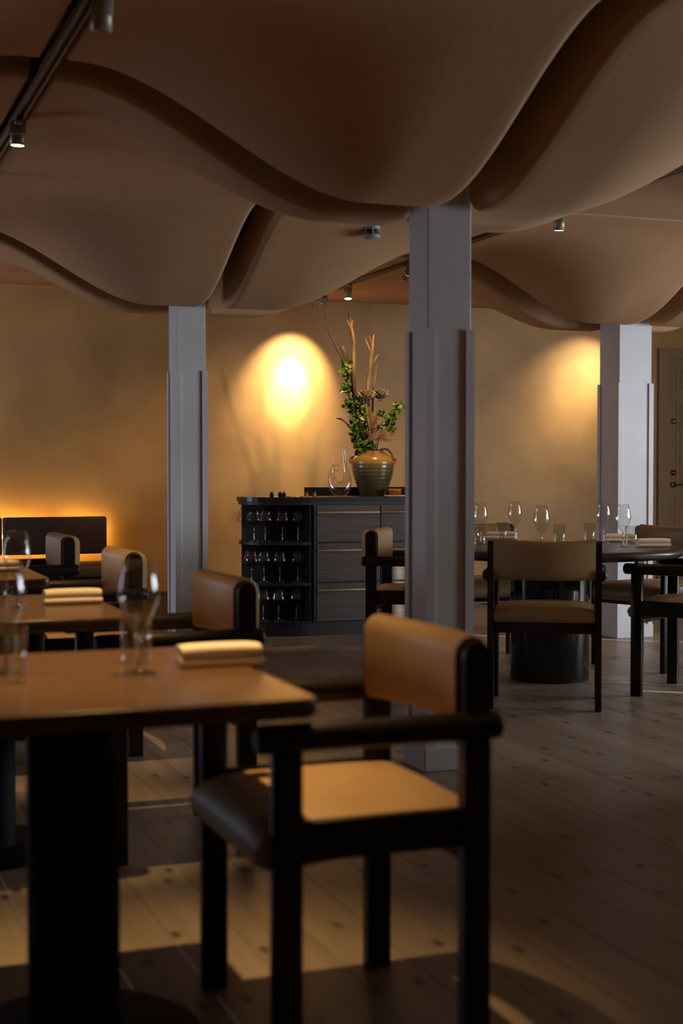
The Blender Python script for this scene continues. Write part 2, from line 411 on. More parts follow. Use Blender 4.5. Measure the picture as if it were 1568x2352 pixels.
# ------------------------------------------------------------------ light tracks and spotlights
tracks = []
for k, (u, txt) in enumerate(((TR[1], 'slim metal light track set in the ceiling groove over the square tables'),
               (TR[2], 'slim metal light track set in the ceiling groove over the round table'),
               (TR[3], 'slim metal light track set in the ceiling groove towards the panelled door'))):
    e = empty('light_track', (u, 0, ZC), label=txt, cat='light track')
    m = MB(); m.box(-0.018, -0.012, 3.0, 11.1, -0.012, 0.03); m.box(0.012, 0.018, 3.0, 11.1, -0.012, 0.03); m.box(-0.018, 0.018, 3.0, 11.1, 0.024, 0.03)
    m.build('rail', M_TRACK, e)
    MB().box(-0.006, 0.006, 3.0, 11.1, 0.004, 0.024).build('conductor', M_BLACKM, e)
def spot(u, v, z, aim, energy, size, label, on=True, color=(1.0, 0.66, 0.33), blend=0.6, spill=0, deep=False):
    p = Vector((u, v, z)); d = (Vector(aim) - p).normalized()
    if True:
        e = empty('track_spotlight', (u, v, z), label=label, cat='spotlight', group='track spotlights')
        R = d.to_track_quat('-Z', 'Y').to_matrix().to_4x4()
        def put(mb, name, mt):
            mb.v = [tuple(R @ Vector(q)) for q in mb.v]; return mb.build(name, mt, e)
        r = 0.029
        m = MB().lathe([(0.0, 0.055), (r * 0.8, 0.055), (r, 0.05), (r, 0.0)], 24)
        for k in range(24):
            a = 2 * math.pi * k / 24
            m.tube([(r * math.cos(a), r * math.sin(a), 0.05), (r * math.cos(a), r * math.sin(a), 0.002)], 0.0022, n=4)
        put(m, 'ribbed_body', M_METAL)
        put(MB().lathe([(r + 0.001, 0.0), (r + 0.001, -0.042), (r - 0.003, -0.042), (r - 0.003, -0.03)], 24), 'collar', M_METAL)
        put(MB().lathe([(0.0, -0.031 if deep else -0.0405), (r - 0.003, -0.031 if deep else -0.0405)], 24), 'lens', M_LENSOFF if deep else M_LENS)
        top = R @ Vector((0, 0, 0.05))
        MB().tube([top, (0, 0, 0.075), (0, 0, ZC - z - 0.012)], 0.007, n=8).build('stem', M_BLACKM, e)
        MB().rbox(-0.016, 0.016, -0.05, 0.05, ZC - z - 0.03, ZC - z - 0.012, r=0.003).build('adapter', M_METAL, e)
    for energy, size, blend in ([(energy, size, blend)] if on and energy else []) + ([(spill, 66, 0.9)] if spill else []):
        l = bpy.data.lights.new('spot_beam', 'SPOT'); l.energy = energy; l.spot_size = math.radians(size); l.spot_blend = blend
        l.color = color; l.shadow_soft_size = 0.02
        o = bpy.data.objects.new('spot_beam', l); COL.objects.link(o); o.location = p + d * 0.05
        o.rotation_euler = d.to_track_quat('-Z', 'Y').to_euler()
S1 = TR[1]; S2 = TR[2]; S3 = TR[3]
WARM = (1.0, 0.81, 0.50); TABLE_L = (1.0, 0.66, 0.28)
spot(S1, 4.09, 2.46, (0.78, 4.42, 0.7), 130, 36, 'dark-mouthed ribbed spotlight on the track over the square tables', color=TABLE_L, deep=True)
spot(S1, 5.82, 2.50, (0.75, 5.9, 0.7), 120, 46, 'glowing ribbed spotlight on the track over the square tables', color=TABLE_L)
spot(S1, 3.15, 2.50, (0.64, 2.96, 0.7), 225, 54, 'ribbed spotlight above the table with the folded napkin and tumbler', color=TABLE_L, blend=1.0)
spot(S2, 6.84, 2.50, (3.86, 7.0, 0.7), 26, 58, 'ribbed spotlight hanging over the round table')
spot(S2, 10.05, 2.49, (3.75, 9.75, 1.0), 60, 55, 'lit ribbed spotlight pointing straight down over the flower vase')
spot(S2, 8.9, 2.49, (3.72, 9.62, 1.8), 80, 80, 'added ribbed spotlight on the track between round table and cabinet, aimed at the flower vase')  # extra lamp added behind the column to brighten the flowers
spot(S2, 10.62, 2.49, (3.74, 11.17, 1.865), 420, 31, 'tilted ribbed spotlight aimed at the plaster wall', blend=1.0, color=WARM, spill=150)
spot(S3, 10.55, 2.49, (6.46, 11.17, 1.88), 55, 40, 'tilted ribbed spotlight aimed at the wall behind the wide column', blend=1.0, color=WARM, spill=72)

# ------------------------------------------------------------------ columns
def column(u, v, hw, hcov, ztop, label):
    e = empty('column', (u, v, 0), label=label, cat='column')
    h = hw - 0.011
    MB().rbox(-h, h, -h, h, 0, ztop, r=0.003, seg=1, smooth=False).build('shaft', M_WHITE, e)
    bw = 0.036
    for sx in (-1, 1):
        for sy in (-1, 1):
            m = MB()
            ol = [(sx * hw, sy * hw), (sx * (hw - bw), sy * hw), (sx * (hw - bw), sy * h), (sx * h, sy * h), (sx * h, sy * (hw - bw)), (sx * hw, sy * (hw - bw))]
            m.prism(ol, 0.09, hcov); m.build('corner_board', M_WHITE, e)
    MB().rbox(-hw - 0.006, hw + 0.006, -hw - 0.006, hw + 0.006, 0, 0.092, r=0.004, seg=1, smooth=False).build('plinth', M_WHITE, e)
column(2.315, 5.072, 0.102, 1.70, SLAB, 'white square column with corner boards, standing between the ochre chair and the drawer cabinet')
column(2.215, 8.61, 0.104, 1.77, SLAB, 'slender white square column between the backlit bench and the glass cabinet')
column(5.355, 8.617, 0.140, 1.76, SLAB, 'wide white square column between the round table and the panelled door')

# ------------------------------------------------------------------ door
e = empty('door_1', (7.37, V1, 0), label='brown painted panelled door with lock and lever handle', cat='door', kind='structure')
m = MB(); m.box(-0.09, 0.0, -0.03, 0, 0, 2.27); m.box(0.86, 0.95, -0.03, 0, 0, 2.27); m.box(0.0, 0.86, -0.03, 0, 2.18, 2.27)
m.build('door_frame', M_DOOR, e)
MB().box(0.004, 0.856, -0.014, 0, 0.01, 2.176).build('door_leaf', M_DOOR, e)
for z0, z1 in ((1.86, 2.12), (1.0, 1.80), (0.15, 0.92)):
    m = MB(); m.box(0.10, 0.76, -0.020, -0.013, z0, z1)
    m.rbox(0.14, 0.72, -0.026, -0.018, z0 + 0.04, z1 - 0.04, r=0.006, seg=1); m.build('door_panel', M_DOOR, e)
for z, mt, nm in ((1.608, M_BRASS, 'lock_cylinder'), (1.136, M_STEEL, 'thumb_turn')):
    o = MB().lathe([(0.0, 0.024), (0.014, 0.024), (0.016, 0.02), (0.026, 0.012), (0.026, 0.0)], 20).build(nm, mt, e, loc=(0.072, -0.014, z)); o.rotation_euler = (math.pi / 2, 0, 0)
m = MB(); m.lathe([(0.0, 0.018), (0.02, 0.018), (0.027, 0.012), (0.027, 0.0)], 20); m.tube([(0, 0, 0.01), (0, 0, 0.05)], 0.009)
m.tube([(0, 0, 0.05), (0.05, 0, 0.055), (0.13, 0, 0.052)], [0.009, 0.008, 0.006])
o = m.build('lever_handle', M_STEEL, e, loc=(0.072, -0.014, 1.028)); o.rotation_euler = (math.pi / 2, 0, 0)

# ------------------------------------------------------------------ bench with glowing back
e = empty('banquette', (0, 0, 0), label='brown upholstered wall bench with floating back panels lit from behind', cat='bench')
MB().rbox(-0.3, 2.19, 10.55, 11.10, 0.06, 0.36, r=0.01).build('seat_base', M_MATBLACK, e)
MB().rbox(-0.3, 2.19, 10.50, 11.06, 0.36, 0.455, r=0.03, seg=4).build('seat_cushion', M_BENCH, e)
for k in range(3):
    x1 = 2.19 - k * 0.80
    MB().rbox(x1 - 0.795, x1, 11.02, 11.08, 0.51, 0.80, r=0.018, seg=3).build('back_panel', M_BENCHB, e)
for k in range(3):
    x1 = 2.19 - k * 0.80
    MB().box(x1 - 0.45, x1 - 0.35, 11.08, 11.165, 0.58, 0.72).build('bracket', M_MATBLACK, e)
tag(MB().box(-0.3, 2.16, 11.081, 11.089, 0.64, 0.66).build('led_strip', M_LED), 'glowing amber light strip hidden behind the bench back', 'light strip')

# ------------------------------------------------------------------ chairs
def make_chair():
    e = empty('armchair')
    hx, hy, lw, ld = 0.197, 0.258, 0.030, 0.058
    for sy in (-1, 1):
        y = sy * hy
        MB().rbox(hx - ld / 2, hx + ld / 2, y - lw / 2, y + lw / 2, 0, 0.64, r=0.003, seg=1).build('leg', M_DARK, e)
        # rear leg runs up as the back post with a round head
        m = MB(); ol = [(-hx - ld / 2, 0), (-hx + ld / 2, 0)]
        zc = 0.82 - ld / 2
        ol += [(-hx + ld / 2 * math.cos(a), zc + ld / 2 * math.sin(a)) for a in [math.pi * k / 12 for k in range(13)]]
        n = len(ol)
        vs = [(x, y - lw / 2, z) for x, z in ol] + [(x, y + lw / 2, z) for x, z in ol]
        m.add(vs, [tuple(range(n)), tuple(range(n, 2 * n))[::-1]]); m.add(vs, [(i, (i + 1) % n, n + (i + 1) % n, n + i) for i in range(n)])
        m.build('leg', M_DARK, e)
        r = 0.0285
        m = MB(); ya = y + sy * 0.012
        xs = [0.262, 0.258, 0.25, -0.235, -0.243, -0.247]; rr = [r * 0.72, r * 0.92, r, r, r * 0.92, r * 0.72]
        m.tube([(x_, ya, 0.655) for x_ in xs], rr, n=20); m.build('armrest', M_DARK, e)
        MB().rbox(-hx + ld / 2, hx - ld / 2, y - 0.012, y + 0.012, 0.415, 0.492, r=0.004).build('side_rail', M_DARK, e)
    MB().rbox(-hx - 0.012, -hx + 0.012, -hy + lw / 2, hy - lw / 2, 0.372, 0.425, r=0.003).build('cross_rail', M_DARK, e)
    MB().rbox(hx - 0.02, hx + 0.004, -hy + lw / 2, hy - lw / 2, 0.372, 0.425, r=0.003).build('cross_rail', M_DARK, e)
    # seat cushion: crowned top, rolled front
    m = MB(); ny, w2 = 14, hy - lw / 2 - 0.002
    prof = [(-0.215, 0.425), (-0.222, 0.445), (-0.222, 0.472), (-0.212, 0.489), (-0.19, 0.496), (-0.1, 0.499), (0.0, 0.499), (0.12, 0.498), (0.19, 0.494), (0.232, 0.482), (0.255, 0.460), (0.262, 0.432), (0.252, 0.408), (0.225, 0.396), (0.15, 0.40), (0.0, 0.42)]
    vs, fs = [], []
    for j in range(ny + 1):
        s_ = -1 + 2 * j / ny; k = 1 - abs(s_) ** 6
        for x_, z_ in prof:
            zz = z_ - (0.012 * (1 - k) if z_ > 0.45 else 0) + (0.006 * (1 - s_ * s_) if z_ > 0.49 else 0)
            vs.append((x_ * (0.985 + 0.015 * k), s_ * w2, zz))
    n = len(prof)
    for j in range(ny):
        for i in range(n):
            i2 = (i + 1) % n; fs.append((j * n + i, j * n + i2, (j + 1) * n + i2, (j + 1) * n + i))
    m.add(vs, fs, True); m.add(vs[:n], [tuple(range(n))]); m.add(vs[-n:], [tuple(range(n))[::-1]])
    m.build('seat', M_LEATHER, e)
    # back: leather sleeve wrapped over the posts, bowed to the rear
    m = MB(); ny, w2 = 18, hy - lw / 2 + 0.001
    vs, fs = [], []; n = 0
    for j in range(ny + 1):
        s_ = -1 + 2 * j / ny; bow = -0.055 * (1 - s_ * s_); end = abs(s_) ** 8
        t = 0.037 + 0.004 * (1 - s_ * s_); zt = 0.829 - 0.010 * (1 - s_ * s_)
        pr = [(t * 0.7, 0.636), (t, 0.650)]
        pr += [(t * math.cos(a), zt - t + t * math.sin(a)) for a in [math.pi * q / 10 for q in range(11)]]
        pr += [(-t, 0.70), (-t * 0.9, 0.655), (-t * 0.5, 0.632)]
        n = len(pr)
        for x_, z_ in pr: vs.append((-hx + bow + x_, s_ * w2, z_))
    for j in range(ny):
        for i in range(n):
            i2 = (i + 1) % n; fs.append((j * n + i, j * n + i2, (j + 1) * n + i2, (j + 1) * n + i))
    m.add(vs, fs, True)
    for sgn, off in ((0, 0), (1, ny * n)):
        m.add(vs[off:off + n], [tuple(range(n))])
    m.build('backrest', M_LEATHER, e)
    return e
proto = make_chair(); used = [False]
def chair(u, v, face, label, group):
    o = proto if not used[0] else copy_tree(proto); used[0] = True
    o.location = (u, v, 0); o.rotation_euler = (0, 0, math.atan2(face[1], face[0]))
    tag(o, label, 'chair', group); return o
GS, GR = 'armchairs along the row of square tables', 'armchairs around the round table'
chair(1.041, 2.80, (-1, 0), 'dark wood armchair with ochre lit seat at the end table with the large napkin', GS)
chair(1.041, 4.37, (-1, 0), 'dark wood armchair with tan leather back standing beside the slender column and glass cabinet', GS)
chair(1.041, 5.93, (-1, 0), 'tan leather armchair drawn up behind the second square table, below the slender column', GS)
chair(1.041, 7.48, (-1, 0), 'tan leather armchair standing directly before the dark backlit bench', GS)
RC = Vector((3.866, 6.988))
def cam2uv(X, Y): return Vector((math.cos(TH) * X + math.sin(TH) * Y, -math.sin(TH) * X + math.cos(TH) * Y))
R1 = Vector((3.43, 6.245)); chair(R1.x, R1.y, (RC - R1) * 1.0, 'leather armchair with its back to the room, in front of the glossy black table drum', GR)
R2 = Vector((4.303, 6.27)); chair(R2.x, R2.y, (-0.584, 0.812), 'dark armchair at the round table with sunlit seat and legs, arm under the tabletop rim', GR)
f3 = cam2uv(-0.78, -0.62); p3 = cam2uv(1.84, 8.42); chair(p3.x, p3.y, f3, 'brown leather armchair at the round table in front of the wide column', GR)
f4 = cam2uv(0.97, -0.2); p4 = cam2uv(0.41, 8.12); chair(p4.x, p4.y, f4, 'leather armchair half hidden by the column, in front of the drawers', GR)
f5 = cam2uv(0.3, -0.95); p5 = cam2uv(0.88, 8.73); chair(p5.x, p5.y, f5, 'brown leather armchair behind the round table, on its cabinet side by the plaster wall', GR)

# ------------------------------------------------------------------ tables
def square_table(v0, label):
    u0, u1, v1 = 0.115, 0.885, v0 + 0.845
    e = empty('dining_table', ((u0 + u1) / 2, (v0 + v1) / 2, 0), label=label, cat='table', group='row of square dining tables')
    hu, hv = (u1 - u0) / 2, (v1 - v0) / 2
    rc = 0.035; ol = []
    for cx, cy, a0 in ((hu - rc, hv - rc, 0), (-hu + rc, hv - rc, 90), (-hu + rc, -hv + rc, 180), (hu - rc, -hv + rc, 270)):
        for k in range(7):
            a = math.radians(a0 + 15 * k); ol.append((cx + rc * math.cos(a), cy + rc * math.sin(a), math.cos(a), math.sin(a)))
    m = MB(); n = len(ol); prof = [(0.012, 0.702), (0.004, 0.706), (0, 0.714), (0, 0.732), (0.0015, 0.7385), (0.004, 0.74)]
    vs = [(x_ - i * cx_, y_ - i * cy_, z_) for i, z_ in prof for x_, y_, cx_, cy_ in ol]
    fs = [(k * n + i, k * n + (i + 1) % n, (k + 1) * n + (i + 1) % n, (k + 1) * n + i) for k in range(len(prof) - 1) for i in range(n)]
    m.add(vs, fs, True); m.add(vs[:n], [tuple(range(n))[::-1]]); m.add(vs[-n:], [tuple(range(n))])
    m.build('tabletop', M_TABLE, e)
    MB().lathe([(0.093, 0.015), (0.093, 0.69)], 40).build('pedestal', M_MATBLACK, e)
    MB().lathe([(0.0, 0.018), (0.23, 0.018), (0.255, 0.012), (0.26, 0.0), (0.0, 0.0)], 48).build('base_plate', M_MATBLACK, e)
    MB().rbox(-0.25, 0.25, -0.25, 0.25, 0.685, 0.7025, r=0.003, seg=1).build('mounting_plate', M_MATBLACK, e)
    return e
TV = [2.455, 4.01, 5.565]
square_table(TV[0], 'brown wooden square table with large napkin and tumblers, at the free end of the row')
square_table(TV[1], 'brown wooden square table in the middle of the row, beside the slender column armchair')
square_table(TV[2], 'brown wooden square table of the row standing next to the backlit bench')
e = empty('round_table', (RC.x, RC.y, 0), label='dark round dining table on a glossy black drum base', cat='table')
RR = 0.728
MB().lathe([(0.0, 0.688), (RR - 0.05, 0.688), (RR - 0.02, 0.692), (RR - 0.006, 0.702), (RR, 0.715), (RR - 0.005, 0.729), (RR - 0.015, 0.737), (RR - 0.03, 0.74), (0.0, 0.74)], 96).build('tabletop', M_RTABLE, e)
MB().lathe([(0.0, 0.0), (0.212, 0.0), (0.22, 0.006), (0.22, 0.688)], 64).build('drum_base', M_PED, e)

# ------------------------------------------------------------------ glassware and napkins
def glass_parts(name, bowl, foot, t=0.0012):
    e = empty(name); zb = bowl[0][1]
    b = bowl + [(max(r_ - t, 0.0), z_ + (t if k < len(bowl) - 1 else 0)) for k, (r_, z_) in reversed(list(enumerate(bowl)))] + [(0.0, zb + 0.004)]
    MB().lathe(b, 40).build('bowl', M_GLASS, e)
    MB().lathe([(0.006, 0.010), (0.0040, 0.020), (0.0036, zb * 0.7), (0.0048, zb), (0.0, zb + 0.003)], 16).build('stem', M_STEM, e)
    MB().lathe([(0.0, 0.0), (foot, 0.0), (foot, 0.0018), (foot * 0.55, 0.005), (0.006, 0.010), (0.0, 0.0105)], 32).build('foot', M_STEM, e)
    return e
GW = ('wine_glass', [(0.0045, 0.080), (0.012, 0.088), (0.023, 0.106), (0.033, 0.127), (0.040, 0.146), (0.0427, 0.158), (0.0415, 0.172), (0.0365, 0.200), (0.030, 0.235)], 0.037)
GB = ('burgundy_glass', [(0.0045, 0.108), (0.016, 0.115), (0.036, 0.124), (0.052, 0.136), (0.0580, 0.148), (0.0570, 0.156), (0.049, 0.182), (0.036, 0.233)], 0.040)
protos = {}
def stemware(spec, p, label, g):
    if spec[0] not in protos: o = protos[spec[0]] = glass_parts(*spec)
    else: o = copy_tree(protos[spec[0]])
    o.location = p; o.rotation_euler = (0, 0, random.random()); return tag(o, label, 'wine glass', g)
GT = MB().lathe([(0.0, 0.0), (0.031, 0.0), (0.033, 0.003), (0.034, 0.112), (0.0315, 0.112), (0.0308, 0.012), (0.0, 0.010)], 32)
meshes = {}
def inst(key, mb, name, mt, loc, rz, label, cat, group):
    if key not in meshes:
        o = mb.build(name, mt); meshes[key] = o.data
    else:
        o = bpy.data.objects.new(name, meshes[key]); COL.objects.link(o)
    o.location = loc; o.rotation_euler = (0, 0, rz); return tag(o, label, cat, group)
def wine(p, label, g): stemware(GW, p, label, g)
def tumbler(p, label, g): inst('t', GT, 'tumbler', M_TUMBLER, p, random.random(), label, 'tumbler', g)
def napkin_mesh():
    m = MB()
    def slab(z0, z1, x0, x1, L, sag):
        h = (z1 - z0) / 2; zc = (z0 + z1) / 2; pr = []
        for k in range(9): a = -math.pi / 2 + math.pi * k / 8; pr.append((x1 - h + h * math.cos(a), zc + h * math.sin(a)))
        for k in range(9): a = math.pi / 2 + math.pi * k / 8; pr.append((x0 + h + h * math.cos(a), zc + h * math.sin(a)))
        n = len(pr); ny = 8; vs = []
        for j in range(ny + 1):
            s_ = -1 + 2 * j / ny; k = 1 - 0.14 * abs(s_) ** 8
            vs += [(x_, s_ * L / 2, zc + (z_ - zc) * k - sag * (s_ * s_) * 0.5) for x_, z_ in pr]
        fs = [(j * n + i, j * n + (i + 1) % n, (j + 1) * n + (i + 1) % n, (j + 1) * n + i) for j in range(ny) for i in range(n)]
        m.add(vs, fs, True); m.add(vs[:n], [tuple(range(n))]); m.add(vs[-n:], [tuple(range(n))[::-1]])
    slab(0.001, 0.020, -0.034, 0.034, 0.180, 0.0)
    slab(0.018, 0.047, -0.031, 0.031, 0.176, 0.002)
    return m
NP = napkin_mesh()
def napkin(p, ang, label, g): inst('n', NP, 'napkin', M_LINEN, p, ang, label, 'napkin', g)
def tab(x_, y_): return hit(x_, y_, z=0.7405)
# near table
wine(tab(320, 1545), 'blurred wine glass on the front square table between tumbler and napkin', 'wine glasses on the square tables')
tumbler(tab(313, 1521), 'tumbler in front of the wine glass next to the large napkin', 'tumblers on the square tables')
napkin(tab(502, 1527), math.pi / 2, 'large folded peach napkin on the front square table by the ochre chair', 'napkins on the square tables')
wine(tab(14, 1545), 'wine glass on the front square table away from the napkin', 'wine glasses on the square tables')
tumbler(tab(22, 1565), 'tumbler on the front square table away from the napkin', 'tumblers on the square tables')
# second and third table
wine(tab(40, 1398), 'wine glass on the middle square table against the dark bench', 'wine glasses on the square tables')
tumbler(tab(-8, 1400), 'tumbler on the middle square table by its wine glass', 'tumblers on the square tables')
napkin(tab(166, 1386), math.pi / 2, 'folded peach napkin on the middle square table', 'napkins on the square tables')
napkin(tab(-8, 1312), math.pi / 2, 'folded peach napkin on the square table by the bench', 'napkins on the square tables')
# round table
for x_, y_, t in ((1103, 1249, 'beside the big column'), (1182, 1241, 'behind the rolled napkin'), (1243, 1263, 'in the middle of the gap between two tumblers'), (1385, 1246, 'in front of the dark face of the wide column'), (1430, 1257, 'in front of the pale face of the wide column')):
    wine(tab(x_, y_), 'wine glass on the round table, ' + t, 'wine glasses on the round table')
for x_, y_, t in ((1101, 1257, 'beside the big column'), (1152, 1243, 'in front of the rolled napkin'), (1284, 1250, 'between two wine glasses near the centre'), (1353, 1246, 'alone beside the wide column'), (1449, 1254, 'next to the sunlit napkin')):
    tumbler(tab(x_, y_), 'ribbed clear tumbler on the round table, ' + t, 'tumblers on the round table')
for x_, y_, a, t in ((1152, 1238, 1.0, 'rolled peach napkin on the round table behind a tumbler'), (1424, 1244, 1.15, 'peach napkin on the round table behind the wine glass and tumbler'), (1500, 1256, 1.3, 'sunlit peach napkin near the rim of the round table')):
    napkin(tab(x_, y_), a, t, 'napkins on the round table')

# ------------------------------------------------------------------ service cabinet
CU0, CU1, CV0, CV1, CT = 2.84, 4.36, 9.335, 9.93, 0.972
UD = 3.30                                       # drawers start here, open shelves before
e = empty('service_cabinet', (UD, CV0, 0), label='black service cabinet with smoked oak drawers and a rounded open glass shelf end', cat='cabinet')
def outline(inset, uend):
    cu, cv = UD - 0.02, (CV0 + CV1) / 2; ru, rv = cu - CU0 - inset, (CV1 - CV0) / 2 - inset
    ol = [(uend, cv - rv)]
    for k in range(25):
        t = math.pi * k / 24; ol.append((cu - ru * math.sin(t), cv - rv * math.cos(t)))
    ol.append((uend, cv + rv))
    return [(x_ - UD, y_ - CV0) for x_, y_ in ol]
MB().prism(outline(0.0, CU1), 0.942, CT).build('countertop', M_TOP, e)
MB().prism(outline(0.012, CU1 - 0.01), 0.918, 0.942).build('top_plate', M_CAB, e)
for z in (0.66, 0.375):
    MB().prism(outline(0.016, UD), z - 0.022, z).build('shelf', M_CAB, e)
MB().prism(outline(0.03, CU1 - 0.02), 0.0, 0.095).build('plinth', M_CAB, e)
MB().prism(outline(0.016, UD), 0.095, 0.105).build('shelf', M_CAB, e)
MB().box(CU0 + 0.032 - UD, 0.0, 0.302, 0.314, 0.105, 0.918).build('shelf_back', M_CAB, e)
MB().box(-0.02, 0.0, 0.02, 0.58, 0.095, 0.918).build('divider', M_CAB, e)
MB().box(0.0, CU1 - 0.02 - UD, 0.022, CV1 - CV0 - 0.01, 0.095, 0.918).build('carcass', M_CAB, e)
MB().box(0.005, 0.02, 0.0, 0.022, 0.1, 0.918).build('stile', M_CAB, e)
rows = [(0.654, 0.915), (0.376, 0.650), (0.10, 0.372)]
for c0, c1 in ((0.024, 0.500), (0.506, 0.990)):
    for z0, z1 in rows:
        d = MB(); d.rbox(c0, c1, -0.004, 0.02, z0 + 0.004, z1 - 0.062, r=0.0015, seg=1, smooth=False)
        d.rbox(c0, c1, -0.004, 0.02, z1 - 0.042, z1 - 0.004, r=0.0015, seg=1, smooth=False)
        d = d.build('drawer', M_DRAWER, e)
        MB().rbox(c0 + 0.004, c1 - 0.001, -0.012, 0.018, z1 - 0.060, z1 - 0.044, r=0.002, seg=1).build('pull_strip', M_OAK, d)
MB().box(0.13, CU1 - 0.05 - UD, 0.52, 0.57, CT, CT + 0.062).build('upstand', M_MATBLACK, e)
# glasses on the shelves
pos = [(581, 9.555), (610, 9.53), (646, 9.50), (687, 9.48)]
names = ['next to the open rounded end', 'second from the rounded end', 'second from the drawers', 'next to the drawers']
for zi, (z, rn) in enumerate(((0.66, 'top'), (0.375, 'middle'), (0.105, 'bottom'))):
    for k, (x_, v_) in enumerate(pos):
        q = hit(x_ + random.uniform(-3, 3) - zi * 2, 1245, v=v_)
        stemware(GB, (q.x, q.y, z + 0.0005), 'burgundy glass on the %s cabinet shelf, %s' % (rn, names[k]), 'glasses on the cabinet shelves')
stemware(GB, (2.93, 9.75, 0.6605), 'burgundy glass peeking out past the open end of the top shelf', 'glasses on the cabinet shelves')

# ------------------------------------------------------------------ things on the counter
def ctr(x_, v_): q = hit(x_, 1140, v=v_); return Vector((q.x, v_, CT))
def small_bottle(x_, v_, mt, label, sc=1.0, cat='bottle'):
    e = empty('small_bottle', ctr(x_, v_), label=label, cat=cat, group='small bottles on the counter')
    MB().lathe([(0.0, 0.0), (0.013 * sc, 0.0), (0.014 * sc, 0.002), (0.014 * sc, 0.022), (0.009 * sc, 0.027)], 18).build('body', mt, e)
    MB().lathe([(0.0105 * sc, 0.024), (0.0105 * sc, 0.036), (0.0, 0.036)], 18).build('cap', M_BLACKM, e)
small_bottle(624, 9.50, M_MATBLACK, 'small black jar standing alone on the cabinet counter')
small_bottle(643, 9.50, M_MATBLACK, 'small black jar with a cream side, touching its twin')
small_bottle(652, 9.47, M_MATBLACK, 'small black jar on the drawer side of a touching pair')
small_bottle(704, 9.47, M_AMBER, 'tiny amber bottle with dark cap closer to the black jars', 0.9)
small_bottle(722, 9.47, M_AMBER, 'tiny amber bottle with dark cap closer to the glass decanter', 0.9)
for k, (x_, t) in enumerate(((663, 'beside the black jars'), (677, 'midway between jars and amber bottles'), (692, 'beside the amber bottles'))):
    tag(MB().lathe([(0.0, 0.0), (0.016, 0.0), (0.017, 0.002), (0.016, 0.006), (0.0, 0.006)], 20).build('coaster_disc', M_LABEL if k == 1 else M_BENCH, loc=ctr(x_, 9.45)), 'small flat disc on the counter ' + t, 'disc', 'small discs on the counter')
q = ctr(909, 9.48)
tag(MB().rbox(-0.075, 0.075, -0.05, 0.05, 0, 0.008, r=0.003).build('serving_board', mat('pale_board', (0.6, 0.42, 0.28), 0.6), loc=q), 'thin pale board under the amber glass dish', 'board')
tag(MB().lathe([(0.0, 0.0), (0.035, 0.0), (0.044, 0.008), (0.050, 0.03), (0.049, 0.046), (0.045, 0.046), (0.045, 0.03), (0.038, 0.01), (0.0, 0.006)], 28).build('amber_dish', M_AMBER, loc=(q.x - 0.01, q.y, CT + 0.0085)), 'amber glass dish on the pale board beside the vase', 'dish')

# decanter: hollow horn bent into a loop with a curled tail
DV = 9.52; dd = (hit(781, 1140, v=DV) - CAM).dot(FWD)
def dp(x_, y_): return hit(x_, y_, d=dd)
pts = [dp(*p) for p in ((789, 1033), (791, 1060), (795, 1085), (796, 1106), (786, 1121), (772, 1119), (763, 1105), (760, 1088), (764, 1073), (771, 1067), (777, 1071), (777, 1079), (771, 1082), (767, 1077))]
sp = spline(pts, 6); rad = lerps([.013, .013, .021, .036, .058, .054, .033, .020, .012, .008, .0065, .006, .0055, .005], len(sp))
low = min(p.z - r for p, r in zip(sp, rad)); sp = [p + Vector((0, 0, CT - low)) for p in sp]
dm = MB().tube(sp, rad, n=20, cap=False)
dm.tube([p for p in sp], [r * 0.93 for r in rad], n=20, cap=False)
tail = spline([dp(767, 1077), dp(764, 1065), dp(764, 1050)], 4)
dm.tube([p + Vector((0, 0, CT - low)) for p in tail], 0.004, n=8)
tag(dm.build('decanter', M_GLASS), 'clear glass decanter with a curled swan-like loop beside the vase', 'decanter')

# vase
VV = 9.66; q = ctr(856, VV); VD = (q + Vector((0, 0, 0.15)) - CAM).dot(FWD)
e = empty('vase', q, label='large ribbed stoneware vase with ochre glaze and green-brown body', cat='vase')
M_VASE = mat('stoneware_glaze', (0.2, 0.13, 0.05), 0.22, coat=0.4)
g = nd(M_VASE, 'ShaderNodeTexCoord'); sx = nd(M_VASE, 'ShaderNodeSeparateXYZ'); lk(M_VASE, g.outputs['Object'], sx.inputs[0])
nz = nd(M_VASE, 'ShaderNodeTexNoise'); nz.inputs['Scale'].default_value = 3.0
mp = nd(M_VASE, 'ShaderNodeMapping'); mp.inputs['Scale'].default_value = (1, 1, 22); lk(M_VASE, g.outputs['Object'], mp.inputs[0]); lk(M_VASE, mp.outputs[0], nz.inputs['Vector'])
ad = nd(M_VASE, 'ShaderNodeMath', operation='MULTIPLY_ADD'); lk(M_VASE, nz.outputs['Fac'], ad.inputs[0]); ad.inputs[1].default_value = 0.10; lk(M_VASE, sx.outputs['Z'], ad.inputs[2])
rp = nd(M_VASE, 'ShaderNodeValToRGB'); lk(M_VASE, ad.outputs[0], rp.inputs[0])
rp.color_ramp.elements[0].position = 0.055; rp.color_ramp.elements[0].color = (0.16, 0.085, 0.04, 1)
rp.color_ramp.elements[1].position = 0.36; rp.color_ramp.elements[1].color = (0.34, 0.19, 0.045, 1)
for p_, c_ in ((0.08, (0.10, 0.075, 0.03)), (0.20, (0.13, 0.11, 0.045)), (0.28, (0.16, 0.115, 0.04)), (0.295, (0.36, 0.2, 0.05))):
    el = rp.color_ramp.elements.new(p_); el.color = (*c_, 1)
lk(M_VASE, rp.outputs[0], M_VASE.node_tree.nodes['Principled BSDF'].inputs['Base Color'])
prof = [(0.0, 0.0), (0.085, 0.0)]
